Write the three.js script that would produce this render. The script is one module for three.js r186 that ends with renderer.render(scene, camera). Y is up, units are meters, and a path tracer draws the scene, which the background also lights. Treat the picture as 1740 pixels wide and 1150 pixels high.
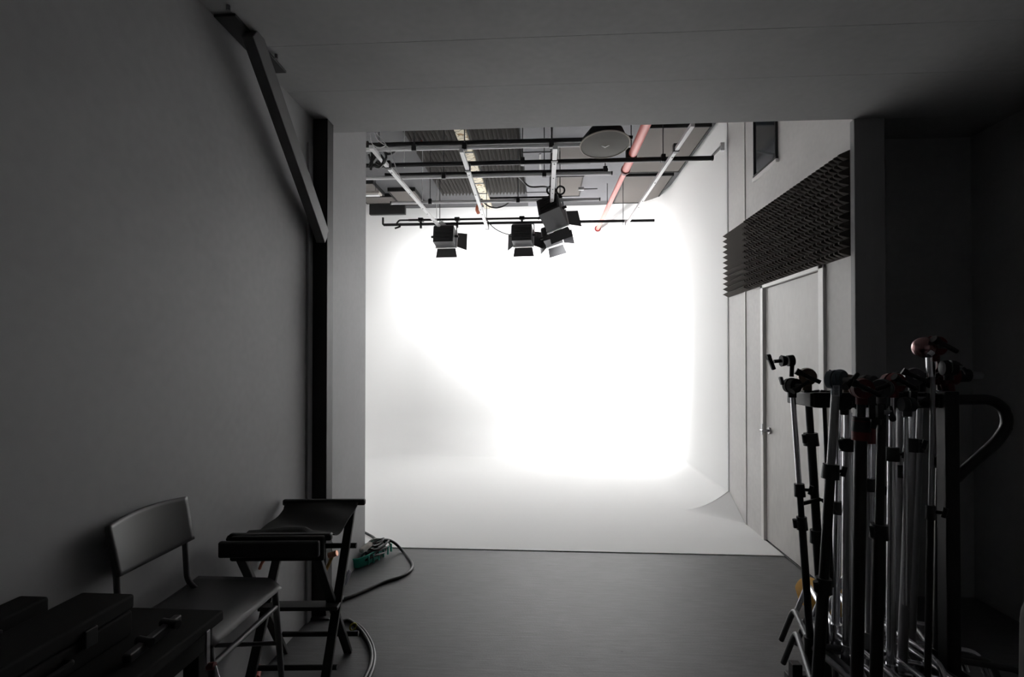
import * as THREE from 'three';
import { RoundedBoxGeometry } from 'three/addons/geometries/RoundedBoxGeometry.js';
import { mergeGeometries } from 'three/addons/utils/BufferGeometryUtils.js';
import { ImprovedNoise } from 'three/addons/math/ImprovedNoise.js';

// ------------------------------------------------------------------ camera, exposure
const scene = new THREE.Scene();
scene.background = new THREE.Color(0x000000);
const F = 910, YAW = Math.atan(55 / F), PITCH = 0.6 * Math.PI / 180, EYE = 1.47, CXP = 870, CYP = 602.6;
const camera = new THREE.PerspectiveCamera(2 * Math.atan(575 / F) * 180 / Math.PI, 1740 / 1150, 0.05, 60);
camera.position.set(0, EYE, 0);
camera.rotation.order = 'YXZ';
camera.rotation.set(PITCH, YAW, 0);
camera.setViewOffset(1740, 1150, 0, 575 - CYP, 1740, 1150);
camera.updateMatrixWorld();
scene.add(camera);
const renderer = new THREE.WebGLRenderer({ antialias: true });
renderer.toneMapping = THREE.LinearToneMapping;
renderer.toneMappingExposure = 1.65;
renderer.shadowMap.enabled = true;
const LAMP = 17;                       // candela of a full-power studio lamp

// a pixel of the photograph -> the point where its sight line meets the plane z
const rayOf = (px, py) => new THREE.Vector3(px - CXP, -(py - CYP), -F).applyEuler(camera.rotation);
function at(px, py, z) { const d = rayOf(px, py); return new THREE.Vector3(0, EYE, 0).addScaledVector(d, z / d.z); }
const V = (x, y, z) => new THREE.Vector3(x, y, z);

// ------------------------------------------------------------------ helpers
let seed = 7;
const rnd = () => { seed = (seed * 1664525 + 1013904223) % 4294967296; return seed / 4294967296; };
const used = {};
function numbered(n) { const k = used[n] = (used[n] ?? -1) + 1; return k ? n + '_' + String(k).padStart(3, '0') : n; }
function tag(o, label, category, group, kind) {
  o.userData.label = label; o.userData.category = category;
  if (group) o.userData.group = group;
  if (kind) o.userData.kind = kind;
  return o;
}
function thing(name, label, category, pos = [0, 0, 0], group, kind) {
  const g = new THREE.Group(); g.name = numbered(name); g.position.set(...pos); scene.add(g);
  return tag(g, label, category, group, kind);
}
function part(name, geo, mat, parent) {
  const m = new THREE.Mesh(Array.isArray(geo) ? merge(geo) : geo, mat);
  m.name = name; m.castShadow = m.receiveShadow = true; parent.add(m); return m;
}
function solo(name, geo, mat, label, category, group, kind) {
  const m = part(numbered(name), geo, mat, scene);
  return tag(m, label, category, group, kind);
}
function merge(list) { return mergeGeometries(list.map(g => { const n = g.index ? g.toNonIndexed() : g; for (const k of Object.keys(n.attributes)) if (!['position', 'normal', 'uv'].includes(k)) n.deleteAttribute(k); return n; })); }
const bx = (x0, x1, y0, y1, z0, z1) => metric(new THREE.BoxGeometry(Math.abs(x1 - x0), Math.abs(y1 - y0), Math.abs(z1 - z0)).translate((x0 + x1) / 2, (y0 + y1) / 2, (z0 + z1) / 2));
const rb = (x0, x1, y0, y1, z0, z1, r = 0.006) => new RoundedBoxGeometry(Math.abs(x1 - x0), Math.abs(y1 - y0), Math.abs(z1 - z0), 2, r).translate((x0 + x1) / 2, (y0 + y1) / 2, (z0 + z1) / 2);
function metric(g) {                      // uv in metres, box projection
  const p = g.attributes.position, n = g.attributes.normal, uv = new Float32Array(p.count * 2);
  for (let i = 0; i < p.count; i++) {
    const ax = Math.abs(n.getX(i)), ay = Math.abs(n.getY(i)), az = Math.abs(n.getZ(i));
    const [u, v] = ay >= ax && ay >= az ? [p.getX(i), p.getZ(i)] : ax >= az ? [p.getZ(i), p.getY(i)] : [p.getX(i), p.getY(i)];
    uv[2 * i] = u; uv[2 * i + 1] = v;
  }
  g.setAttribute('uv', new THREE.BufferAttribute(uv, 2)); return g;
}
function rod(a, b, r, r2 = r, seg = 14) {       // cylinder from a to b
  const d = b.clone().sub(a), g = new THREE.CylinderGeometry(r2, r, d.length(), seg);
  g.applyQuaternion(new THREE.Quaternion().setFromUnitVectors(V(0, 1, 0), d.clone().normalize()));
  const c = a.clone().add(b).multiplyScalar(0.5); return g.translate(c.x, c.y, c.z);
}
function bar(a, b, w, h, up = V(0, 1, 0), r = 0.004) {   // square bar from a to b, w across, h along up
  const d = b.clone().sub(a), z = d.clone().normalize(), x = up.clone().cross(z).normalize(), y = z.clone().cross(x);
  const g = new RoundedBoxGeometry(w, h, d.length(), 2, Math.min(r, w / 3, h / 3));
  g.applyMatrix4(new THREE.Matrix4().makeBasis(x, y, z));
  const c = a.clone().add(b).multiplyScalar(0.5); return g.translate(c.x, c.y, c.z);
}
const hose = (pts, r, n = 40, seg = 8, closed = false) => new THREE.TubeGeometry(new THREE.CatmullRomCurve3(pts, closed, 'centripetal'), n, r, seg, closed);
function bend(pts, r, fillet = 0.05, seg = 10) {         // polyline tube with rounded elbows
  const c = new THREE.CurvePath();
  let prev = pts[0];
  for (let i = 1; i < pts.length - 1; i++) {
    const a = pts[i - 1].clone().sub(pts[i]).normalize(), b = pts[i + 1].clone().sub(pts[i]).normalize();
    const p = pts[i].clone().addScaledVector(a, fillet), q = pts[i].clone().addScaledVector(b, fillet);
    c.add(new THREE.LineCurve3(prev, p)); c.add(new THREE.QuadraticBezierCurve3(p, pts[i], q)); prev = q;
  }
  c.add(new THREE.LineCurve3(prev, pts[pts.length - 1]));
  const out = []; for (const k of c.curves) { const n = k.isLineCurve3 ? 4 : 8; for (let i = 0; i < n; i++) out.push(k.getPoint(i / n)); } out.push(pts[pts.length - 1]);
  return new THREE.TubeGeometry(new THREE.CatmullRomCurve3(out, false, 'centripetal'), out.length * 2, r, seg);
}
function lathe(pts, seg = 20) { return new THREE.LatheGeometry(pts.map(([a, b]) => new THREE.Vector2(a, b)), seg); }

// ------------------------------------------------------------------ materials
const noise = new ImprovedNoise();
function tex(size, fn, srgb, rep = 1) {
  const d = new Uint8Array(size * size * 4);
  for (let j = 0; j < size; j++) for (let i = 0; i < size; i++) {
    const c = fn(i / size, j / size), k = 4 * (j * size + i);
    const [r, g, b] = Array.isArray(c) ? c : [c, c, c];
    d[k] = 255 * Math.min(1, Math.max(0, r)); d[k + 1] = 255 * Math.min(1, Math.max(0, g)); d[k + 2] = 255 * Math.min(1, Math.max(0, b)); d[k + 3] = 255;
  }
  const t = new THREE.DataTexture(d, size, size); t.wrapS = t.wrapT = THREE.RepeatWrapping; t.magFilter = THREE.LinearFilter; t.minFilter = THREE.LinearMipmapLinearFilter; t.generateMipmaps = true;
  if (srgb) t.colorSpace = THREE.SRGBColorSpace; t.repeat.set(rep, rep); t.needsUpdate = true; return t;
}
function per(u, v, f, z = 0) {            // tileable noise
  const n = (a, b) => noise.noise(a * f, b * f, z), s = (x, y) => n(x, y) * (1 - u) * (1 - v) + n(x - 1, y) * u * (1 - v) + n(x, y - 1) * (1 - u) * v + n(x - 1, y - 1) * u * v;
  return s(u, v);
}
const fbm = (u, v, f, z) => per(u, v, f, z) + 0.5 * per(u, v, f * 2.1, z + 3) + 0.25 * per(u, v, f * 4.3, z + 7);
const paintMap = tex(512, (u, v) => 0.93 + 0.05 * fbm(u, v, 5, 1) + 0.03 * per(u, v, 60, 2), true, 0.45);
const paintBump = tex(256, (u, v) => 0.5 + 0.3 * fbm(u, v, 26, 4), false, 1.6);
const streak = (u, v, fu, fv, z) => { const n = (a, b) => noise.noise(a * fu, b * fv, z); return n(u, v) * (1 - u) * (1 - v) + n(u - 1, v) * u * (1 - v) + n(u, v - 1) * (1 - u) * v + n(u - 1, v - 1) * u * v; };
const floorMap = tex(1024, (u, v) => {
  const s = 0.10 * streak(u, v, 9, 90, 1) + 0.08 * streak(u, v, 22, 200, 5) + 0.06 * fbm(u, v, 6, 9) + 0.07 * per(u, v, 180, 2);
  const spot = per(u, v, 46, 13); return 0.86 + s - (spot > 0.62 ? 0.18 : 0) + (spot < -0.66 ? 0.16 : 0);
}, true, 0.7);
const floorBump = tex(512, (u, v) => 0.5 + 0.4 * streak(u, v, 10, 110, 3) + 0.3 * per(u, v, 120, 6), false, 0.9);
const clothBump = tex(256, (u, v) => 0.5 + 0.25 * Math.sin(u * 251.3) + 0.25 * Math.sin(v * 251.3), false, 10);
const foamBump = tex(256, (u, v) => 0.5 + 0.6 * per(u, v, 64, 8), false, 6);
const M = (rgb, rough, o = {}) => { const m = new THREE.MeshStandardMaterial({ roughness: rough, metalness: 0, ...o }); m.color.setRGB(...rgb); return m; };
const P = (rgb, rough, o = {}) => { const m = new THREE.MeshPhysicalMaterial({ roughness: rough, ...o }); m.color.setRGB(...rgb); return m; };
const painted = { map: paintMap, bumpMap: paintBump, bumpScale: 0.0006 };
const mDark = M([0.44, 0.44, 0.445], 0.62, painted);
const mCeil = M([0.46, 0.46, 0.46], 0.7, painted);
const mFloor = M([0.17, 0.17, 0.174], 0.5, { map: floorMap, bumpMap: floorBump, bumpScale: 0.0007 });
const mBrace = M([0.16, 0.16, 0.162], 0.5, painted);
const mCyc = M([0.92, 0.92, 0.915], 0.75, { bumpMap: paintBump, bumpScale: 0.0003 });
const mWhite = M([0.80, 0.78, 0.765], 0.6, painted);
const mDoor = M([0.76, 0.735, 0.71], 0.5, painted);
const mTrim = M([0.82, 0.80, 0.785], 0.4);
const mBlackPaint = M([0.018, 0.018, 0.018], 0.55);
const mStudioCeil = M([0.11, 0.11, 0.115], 0.8, painted);
const mConcrete = M([0.2, 0.2, 0.216], 0.75, painted);
const mBrown = M([0.17, 0.155, 0.145], 0.95, { bumpMap: clothBump, bumpScale: 0.0008 });
const mFoam = M([0.08, 0.07, 0.063], 1, { bumpMap: foamBump, bumpScale: 0.002 });
const mFoamCeil = M([0.05, 0.045, 0.042], 1);
const mWhiteMetal = M([0.75, 0.75, 0.76], 0.4);
const mBlackMetal = M([0.015, 0.015, 0.017], 0.4, { metalness: 0.2 });
const mGreyMetal = M([0.09, 0.09, 0.095], 0.45, { metalness: 0.3 });
const mChrome = M([0.84, 0.84, 0.87], 0.2, { metalness: 1 });
const mSteel = M([0.33, 0.33, 0.34], 0.32, { metalness: 1 });
const mBlackTube = M([0.016, 0.016, 0.018], 0.28, { metalness: 0.3 });
const mBlackPlastic = M([0.010, 0.010, 0.011], 0.6);
const mMatteBlack = P([0.008, 0.008, 0.008], 0.8, { specularIntensity: .35 });
const mChairPlastic = M([0.05, 0.05, 0.052], 0.38);
const mLegMetal = M([0.12, 0.12, 0.125], 0.4, { metalness: 0.4 });
const mCanvas = M([0.01, 0.01, 0.01], 0.95, { bumpMap: clothBump, bumpScale: 0.001 });
const mRubber = M([0.012, 0.012, 0.013], 0.42);
const mGreyRubber = M([0.10, 0.10, 0.105], 0.4);
const mRedPipe = M([0.72, 0.16, 0.13], 0.42);
const mRed = M([0.13, 0.010, 0.012], 0.5);
const mYellow = M([0.8, 0.42, 0.05], 0.7, { bumpMap: clothBump, bumpScale: 0.001 });
const mGreen = M([0.015, 0.30, 0.22], 0.4);
const mCopper = M([0.85, 0.42, 0.27], 0.35, { metalness: 0.6 });
const mWood = M([0.72, 0.40, 0.11], 0.5);
const mOrange = M([0.75, 0.22, 0.12], 0.5);
const mBeige = M([0.5, 0.46, 0.42], 0.7);
const mBrownHead = M([0.16, 0.12, 0.09], 0.35, { metalness: 0.6 });
const mBlueHead = M([0.11, 0.14, 0.16], 0.4, { metalness: 0.5 });
const mLampBody = M([0.022, 0.022, 0.024], 0.5);
const mLampBottom = M([0.10, 0.10, 0.105], 0.5);
const mGlow = new THREE.MeshStandardMaterial({ color: 0xffffff, emissive: 0xffffff, emissiveIntensity: 3 });
const mDiffuser = M([0.27, 0.26, 0.25], 0.9, { bumpMap: clothBump, bumpScale: 0.0004 });
const mGlass = P([0.02, 0.025, 0.03], 0.08, { specularIntensity: 1, ior: 1.6 });
const mStone = M([0.78, 0.73, 0.66], 0.8, painted);

// ------------------------------------------------------------------ the setting
const XL = -1.335, XR = 1.80, XRR = 2.66, ZO = -3.2, HC = 2.865, ZB = -8.6, HS = 3.95, XSL = -3.1, ZFR = -3.93;
solo('floor', bx(XSL - .2, XRR + .1, -.1, 0, 2.7, ZB - .2), mFloor, 'dark grey scuffed floor running up to the white cyclorama', 'floor', null, 'structure');
{
  const w = thing('wall_left', 'grey painted wall behind the chair, the folding stool and the post', 'wall', [0, 0, 0], null, 'structure');
  part('plaster', [bx(XL - .12, XL, 0, HC, 2.6, ZO), bx(XL - .12, XL, 0, HS, ZO, ZFR)], mDark, w);
  for (const [px, py, r] of [[563, 452, .006], [562, 458, .004], [563, 517, .006], [523, 733, .004]]) { const d = rayOf(px, py), p = V(0, EYE, 0).addScaledVector(d, XL / d.x); part('screw', rod(V(XL - .002, p.y, p.z), V(XL + .004, p.y, p.z), r), mGreyMetal, w); }
}
solo('wall_right', bx(XRR, XRR + .12, 0, HC, 2.6, -3.95), mDark, 'dark charcoal wall behind the cart of light stands', 'wall', null, 'structure');
solo('wall_alcove', bx(1.96, XRR, 0, HC, -3.5, -3.62), mDark, 'black end wall of the alcove right of the opening', 'wall', null, 'structure');
solo('wall_front', bx(XL - .12, XRR + .12, 0, HC, 2.6, 2.72), mDark, 'grey wall facing the opening from the far end of the room', 'wall', null, 'structure');
{ // near ceiling with faint board seams
  const c = thing('ceiling', 'low grey ceiling over the entrance room', 'ceiling', [0, 0, 0], null, 'structure');
  part('slab', [bx(XL - .12, XRR + .12, HC + .012, HC + .12, 2.72, ZO), bx(1.96, XRR + .12, HC + .012, HC + .12, ZO, -3.95)], mCeil, c);
  const zs = [2.6, 1.4, 0.2, -1.0, -1.62, -2.3, -2.7, ZO];
  for (let i = 0; i < zs.length - 1; i++) part('panel', bx(XL, XRR, HC, HC + .012, zs[i] - .001, zs[i + 1] + .001), mCeil, c);
  part('panel', bx(1.96, XRR, HC, HC + .012, ZO, -3.5), mCeil, c);
}
solo('trim_1', [bx(XL - .12, 1.96, HC + .12, HS + .1, -3.05, ZO)], mDark, 'dark bulkhead over the opening between the two ceilings', 'bulkhead', null, 'structure');
solo('trim_2', rb(XL, XL + .014, 0, 2.70, -2.93, -2.985, .003), mDark, 'thin upright batten on the wall beside the black post', 'trim', null, 'structure');
solo('wall_studio_front', bx(XSL - .2, XL - .12, 0, HS, ZFR + .1, ZFR), mWhite, 'white front wall of the studio behind the grey wall end', 'wall', null, 'structure');
{ // white studio wall on the right
  const w = thing('wall_studio', 'off-white studio wall with door and black foam', 'wall', [0, 0, 0], null, 'structure');
  const dz0 = -3.585, dz1 = -4.515, dt = 2.075;
  part('plaster', [bx(XR, 1.93, 0, HS, -3.235, dz0), bx(XR, 1.93, 0, HS, dz1, ZB - .1), bx(XR, 1.93, dt, HS, dz0, dz1)], mWhite, w);
  part('backing', bx(1.93, 1.96, 0, HS, -3.235, ZB - .1), mDark, w);
  part('end_stud', rb(1.785, 1.955, 0, HC - .001, -3.19, -3.235, .004), mDark, w);
  part('corner_bead', rb(XR - .008, XR, 0, HS, -4.90, -4.915, .003), mTrim, w);
}
solo('wall_back', bx(XSL - .2, 1.96, 0, HS, ZB - .1, ZB - .2), mWhite, 'plain wall behind the cyclorama', 'wall', null, 'structure');
solo('wall_studio_left', bx(XSL - .2, XSL - .1, 0, HS, ZFR, ZB - .1), mWhite, 'far left white wall of the studio', 'wall', null, 'structure');
solo('ceiling', bx(XSL - .2, 1.96, HS, HS + .12, ZO, ZB - .2), mStudioCeil, 'high dark ceiling above the studio lighting grid', 'ceiling', null, 'structure');

{ // cyclorama: floor, coved back wall, two wings
  const c = thing('cyclorama', 'seamless white cyclorama with curved floor sweep', 'cyclorama', [0, 0, 0], null, 'structure');
  const xr = XR - .007, xl = XSL, zb = ZB, Rc = 1.0, y0 = .006, plan = [];
  const N = 22;
  for (let i = 0; i <= 10; i++) plan.push([xr, -5.36 + (zb + Rc + 5.36) * i / 10, -1, 0]);
  for (let i = 1; i <= N; i++) { const a = i / N * Math.PI / 2; plan.push([xr - Rc + Rc * Math.cos(a), zb + Rc - Rc * Math.sin(a), -Math.cos(a), Math.sin(a)]); }
  for (let i = 1; i <= 12; i++) plan.push([xr - Rc + (xl + Rc - xr + Rc) * i / 12, zb, 0, 1]);
  for (let i = 1; i <= N; i++) { const a = i / N * Math.PI / 2; plan.push([xl + Rc - Rc * Math.sin(a), zb + Rc - Rc * Math.cos(a), Math.sin(a), Math.cos(a)]); }
  for (let i = 1; i <= 10; i++) plan.push([xl, zb + Rc + (ZFR - .0 - zb - Rc) * i / 10, 1, 0]);
  const NP = plan.length, prof = w => { // w = 0: shallow plaster fillet of the wing, w = 1: full quarter sweep of the back wall
    const o = [], r = .47 + .05 * w, top = .19 + .38 * w;
    for (let k = 0; k <= 16; k++) { const t = k / 16, a = t * Math.PI / 2; o.push([r * (1 - (w * Math.sin(a) + (1 - w) * t)), y0 + (w * .57 * (1 - Math.cos(a)) + (1 - w) * .19 * Math.pow(t, 2.1))]); }
    for (let k = 1; k <= 8; k++) o.push([0, y0 + top + (HS - top - y0) * k / 8]); return o; };
  const pos = [], idx = [], L = 25;
  plan.forEach(([x, z, nx, nz], i) => { const w = THREE.MathUtils.smoothstep(i, 6, 10 + N); for (const [o, y] of prof(w)) pos.push(x + nx * o, y, z + nz * o); });
  for (let i = 0; i < plan.length - 1; i++) for (let j = 0; j < L - 1; j++) { const a = i * L + j, b = a + 1, d = a + L, e = d + 1; idx.push(a, b, d, b, e, d); }
  const g = new THREE.BufferGeometry(); g.setAttribute('position', new THREE.Float32BufferAttribute(pos, 3)); g.setIndex(idx); g.computeVertexNormals(); metric(g);
  part('sweep', g, mCyc, c);
  part('white_floor', bx(xl, XR, .0005, y0, -4.15, zb), mCyc, c);
  part('wing_edge', bx(xr, XR, y0 + .16, HS, -5.352, -5.37), mCyc, c);
  // tapered plaster ramp that ends the cove against the wall
  const fp = [], fi = [], T = 8, K = 16;
  for (let t = 0; t <= T; t++) { const s = 1 - t / T * .999; for (let k = 0; k <= K; k++) { const a = k / K * Math.PI / 2; const q = k / K; fp.push(xr + .005 - .475 * s * (1 - q), y0 + .19 * s * Math.pow(q, 2.1), -5.36 + .42 * (t / T)); } }
  for (let t = 0; t < T; t++) for (let k = 0; k < K; k++) { const a = t * (K + 1) + k, b = a + 1, d = a + K + 1, e = d + 1; fi.push(a, d, b, b, d, e); }
  const fg = new THREE.BufferGeometry(); fg.setAttribute('position', new THREE.Float32BufferAttribute(fp, 3)); fg.setIndex(fi); fg.computeVertexNormals(); metric(fg);
  part('end_ramp', fg, mCyc, c);
}
{ // door in the white wall
  const d = thing('door_1', 'off-white flush door with lever handle in the studio wall', 'door', [0, 0, 0], null, 'structure');
  const z0 = -3.605, z1 = -4.495;
  part('door_leaf', rb(XR + .006, XR + .048, .012, 2.055, z0 - .004, z1 + .004, .003), mDoor, d);
  for (const [a, b, y0, y1, lab] of [[z0 + .065, z0 - .0, 0, 2.13], [z1 - .0, z1 - .05, 0, 2.13], [z0 + .065, z1 - .05, 2.06, 2.13]]) part('casing', rb(XR - .018, XR + .05, y0, y1, a, b, .004), mTrim, d);
  part('threshold', rb(XR - .004, XR + .05, .0, .010, z0, z1, .002), mBlackPaint, d);
  for (const y of [1.86, 1.24, .28]) { const h = part('hinge', rb(XR - .006, XR + .01, y - .055, y + .055, z0 - .022, z0 + .006, .002), mBlackMetal, d); part('pin', rod(V(XR - .008, y - .057, z0 - .003), V(XR - .008, y + .057, z0 - .003), .006), mSteel, h); }
  const hd = part('handle', [rod(V(XR - .055, .905, z1 + .075), V(XR + .006, .905, z1 + .075), .011), rod(V(XR - .05, .905, z1 + .085), V(XR - .05, .905, z1 + .03), .011, .009)], mSteel, d);
  part('rose', rod(V(XR - .006, .905, z1 + .075), V(XR + .006, .905, z1 + .075), .026), mSteel, hd);
  part('strike_plate', rb(XR - .022, XR - .017, .86, .95, z1 - .034, z1 - .006, .002), mSteel, d);
}
{ // small dark window high in the white wall
  const w = thing('window_1', 'small dark glazed window high in the off-white wall', 'window', [0, 0, 0], null, 'structure');
  const z0 = -4.245, z1 = -4.66, y0 = 3.045, y1 = 3.62;
  part('window_frame', [rb(XR - .02, XR + .01, y0 - .022, y0, z0 + .02, z1 - .02, .003), rb(XR - .02, XR + .01, y1, y1 + .02, z0 + .02, z1 - .02, .003), rb(XR - .02, XR + .01, y0, y1, z0 + .014, z0, .003), rb(XR - .02, XR + .01, y0, y1, z1, z1 - .012, .003)], mBlackMetal, w);
  part('pane', bx(XR - .008, XR - .003, y0, y1, z0, z1), mGlass, w);
  part('window_sill', rb(XR - .024, XR, y0 - .05, y0 - .022, z0 + .03, z1 - .03, .003), mTrim, w);
}

// ------------------------------------------------------------------ post and knee brace
{
  const o = V(-1.2885, 0, -3.045), p = thing('steel_post', 'black square post with a diagonal knee brace to the ceiling', 'post', o.toArray()), L = (x, y, z) => V(x, y, z).sub(o);
  part('column', rb(-.043, .043, 0, HC - .002, -.043, .043, .003), mBlackPaint, p);
  part('base_plate', rb(-.045, .075, 0, .012, -.05, .075, .002), mBlackPaint, p);
  part('knee_brace', bar(L(-1.238, HC - .006, -2.18), L(-1.272, 2.175, -3.005), .095, .052, V(1, 0, 0)), mBrace, p);
  part('top_plate', rb(-.04, .05, HC - .012, HC - .001, .55, .98, .002), mBlackPaint, p);
  for (const [x, y, z] of [[-1.22, HC - .02, -2.36], [-1.24, HC - .02, -2.02], [-1.30, HC - .02, -2.44]]) part('bolt', rod(L(x, y, z), L(x, y + .02, z), .008, .008, 6), mSteel, p);
}

// ------------------------------------------------------------------ acoustic foam on the right wall
function foamTile(w, h, nx, ny, dep, wedge) {       // in the xy plane, peaks towards +z
  const pos = [], cw = w / nx, ch = h / ny, tri = (...p) => { for (const q of p) pos.push(...q); };
  const b = .012;
  for (let j = 0; j < ny; j++) for (let i = 0; i < nx; i++) {
    const x0 = -w / 2 + i * cw, x1 = x0 + cw, y0 = -h / 2 + j * ch, y1 = y0 + ch, xm = (x0 + x1) / 2, ym = (y0 + y1) / 2, A = [x0, y0, b], B = [x1, y0, b], C = [x1, y1, b], D = [x0, y1, b];
    if (wedge) { const E = [x0, ym, dep], G = [x1, ym, dep]; tri(A, B, G, A, G, E, E, G, C, E, C, D); if (i === 0) tri(A, E, D); if (i === nx - 1) tri(B, C, G); }
    else { const q = cw * .12, e = ch * .12, a = [xm - q, ym - e, dep], bb = [xm + q, ym - e, dep], cc = [xm + q, ym + e, dep], dd = [xm - q, ym + e, dep];
      tri(A, B, bb, A, bb, a, B, C, cc, B, cc, bb, C, D, dd, C, dd, cc, D, A, a, D, a, dd, a, bb, cc, a, cc, dd); }
  }
  const g = new THREE.BufferGeometry(); g.setAttribute('position', new THREE.Float32BufferAttribute(pos, 3)); g.computeVertexNormals(); metric(g);
  const base = metric(new THREE.BoxGeometry(w, h, b).translate(0, 0, b / 2));
  return merge([g, base]);
}
{
  const y0 = 2.085, y1 = 2.705, H = y1 - y0, pyr = foamTile(.52, H, 10, 12, .062, false), wed = foamTile(.52, H, 1, 12, .062, true);
  const labels = ['charcoal pyramid foam tile above the door hinge side, next to the dark wall end', 'charcoal pyramid foam tile above the middle of the door', 'charcoal pyramid foam tile above the door handle side', 'charcoal foam tile of horizontal wedges beside the cyclorama edge'];
  for (let k = 0; k < 4; k++) {
    const m = solo('foam_tile', k === 3 ? wed : pyr, mFoam, labels[k], 'acoustic foam', 'black foam tiles on the white wall');
    m.position.set(XR - .001, (y0 + y1) / 2, -3.245 - .26 - k * .5225); m.rotation.y = -Math.PI / 2;
  }
}

// ------------------------------------------------------------------ studio ceiling finishes
{
  const rib = (() => { const w = .545, n = 11, s = new THREE.Shape(), c = w / n; s.moveTo(-w / 2, 0); for (let i = 0; i < n; i++) { s.lineTo(-w / 2 + i * c + c * .12, -.012); s.lineTo(-w / 2 + i * c + c * .5, -.055); s.lineTo(-w / 2 + i * c + c * .88, -.012); } s.lineTo(w / 2, 0); s.closePath(); return metric(new THREE.ExtrudeGeometry(s, { depth: .545, bevelEnabled: false }).translate(0, 0, -.2725)); })();
  for (const [X, side] of [[-1.245, 'left'], [-.545, 'right']]) for (let k = 0; k < 5; k++) {
    const m = solo('ceiling_foam_tile', rib, mFoamCeil, side === 'left' ? 'black ribbed foam tile on the ceiling, on the cable bundle side of the white joist' : 'black ribbed foam tile on the ceiling between the white joist and the grey duct', 'acoustic foam', 'ribbed ceiling foam ' + (side === 'left' ? 'by the cable bundle' : 'by the grey duct'));
    m.position.set(X, HS - .001, -5.35 - .55 * k);
  }
  { const j = thing('ceiling_joist', 'bare white joist with scribbled stains between the ribbed foam tiles', 'joist'); 
    const stain = tex(256, (u, v) => { const a = Math.abs(per(u, v, 9, 21)), b = fbm(u, v, 5, 30); const l = a < .025 ? .35 : 1; return [l * (.95 - (b > .35 ? .25 : 0)), l * (.92 - (b > .35 ? .35 : 0)), l * (.84 - (b > .35 ? .45 : 0))]; }, true, 1.2);
    part('timber', bx(-.955, -.835, HS - .04, HS - .001, -5.1, -8.55), M([.82, .80, .76], .7, { map: stain }), j);
    for (const z of [-6.2, -7.3, -7.75]) part('bracket', rb(-.96, -.83, HS - .046, HS - .036, z, z - .03, .002), mBlackMetal, j); }
  { const d = thing('air_duct', 'pale grey boxed air duct along the ceiling beside the ribbed foam', 'duct');
    const zs = [-5.1, -6.05, -6.75, -7.5, -8.2]; 
    for (let i = 0; i < 4; i++) part('duct_section', rb(-.245, .07, HS - .12, HS - .001, zs[i] - .004, zs[i + 1] + .004, .006), mConcrete, d);
    for (let i = 1; i < 4; i++) part('flange', rb(-.255, .08, HS - .13, HS - .001, zs[i] + .006, zs[i] - .006, .002), mGreyMetal, d); 
    part('vent_slot', rb(-.06, -.035, HS - .126, HS - .118, -6.1, -6.35, .002), mBlackMetal, d); part('vent_slot', rb(-.06, -.035, HS - .126, HS - .118, -6.42, -6.6, .002), mBlackMetal, d); }
  solo('ceiling_slab', bx(.09, 1.0, HS - .05, HS - .001, -5.0, -8.2), mConcrete, 'pale grey concrete strip of ceiling under the red pipe', 'ceiling slab');
  const pan = (x0, x1, z0, z1, lab, hgt = .05, base = HS) => { const p = thing('acoustic_panel', lab, 'panel', [0, 0, 0], 'brown fabric ceiling panels'); part('fabric', rb(x0 + .012, x1 - .012, base - hgt, base - .001, z0 - .012, z1 + .012, .012), mBrown, p); part('panel_frame', [bx(x0, x0 + .012, base - hgt - .006, base - .001, z0, z1), bx(x1 - .012, x1, base - hgt - .006, base - .001, z0, z1), bx(x0, x1, base - hgt - .006, base - .001, z0, z0 - .012), bx(x0, x1, base - hgt - .006, base - .001, z1 + .012, z1)], mBlackPaint, p); };
  pan(1.06, 1.74, -5.65, -7.0, 'brown fabric ceiling panel above the end of the black grid pipe');
  pan(1.06, 1.70, -7.12, -8.35, 'brown fabric ceiling panel in the far corner above the white strut');
  pan(.16, .56, -5.9, -6.55, 'small brown fabric panel on the pale slab above the round softbox', .03, HS - .05);
  pan(.16, .52, -7.0, -7.85, 'small brown fabric panel on the pale slab behind the tilted lamp', .03, HS - .05);
  pan(-2.25, -1.85, -7.55, -8.25, 'brown fabric panel beside the slanting white strut');
  pan(-2.9, -2.35, -7.2, -7.75, 'brown fabric panel beside the grey wall end, the nearer of two');
  pan(-2.75, -2.25, -7.8, -8.15, 'brown fabric panel in the corner over the cyclorama beside the grey wall end');
  { const b = thing('strip_light_fitting', 'pale strip light fitting hung beside the grey wall end', 'light fitting'); part('tray', rb(-2.62, -2.2, 3.70, 3.735, -7.0, -7.14, .006), mBeige, b); part('lamp_cover', rb(-2.6, -2.22, 3.685, 3.702, -7.03, -7.11, .006), mWhiteMetal, b); for (const x of [-2.55, -2.27]) part('hanger', rod(V(x, 3.735, -7.07), V(x, HS, -7.07), .004), mBlackMetal, b); }
  for (const [x, lab] of [[-2.55, 'black hanging baffle beside the grey wall end over the cyclorama']]) solo('baffle', rb(x - .19, x + .38, 3.755, HS - .001, -8.22, -8.29, .006), mBlackPaint, lab, 'baffle');
  for (const [px, py] of [[717, 243], [728, 238]]) { const p = at(px, py, -5.9); solo('red_clip', [rb(p.x - .012, p.x + .012, HS - .11, HS - .02, p.z - .012, p.z + .012, .004)], mRedPipe, px === 717 ? 'small red clip stuck in the ribbed ceiling foam' : 'small red clip stuck in the ribbed ceiling foam', 'clip', 'red clips in the ceiling foam'); }
}

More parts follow.
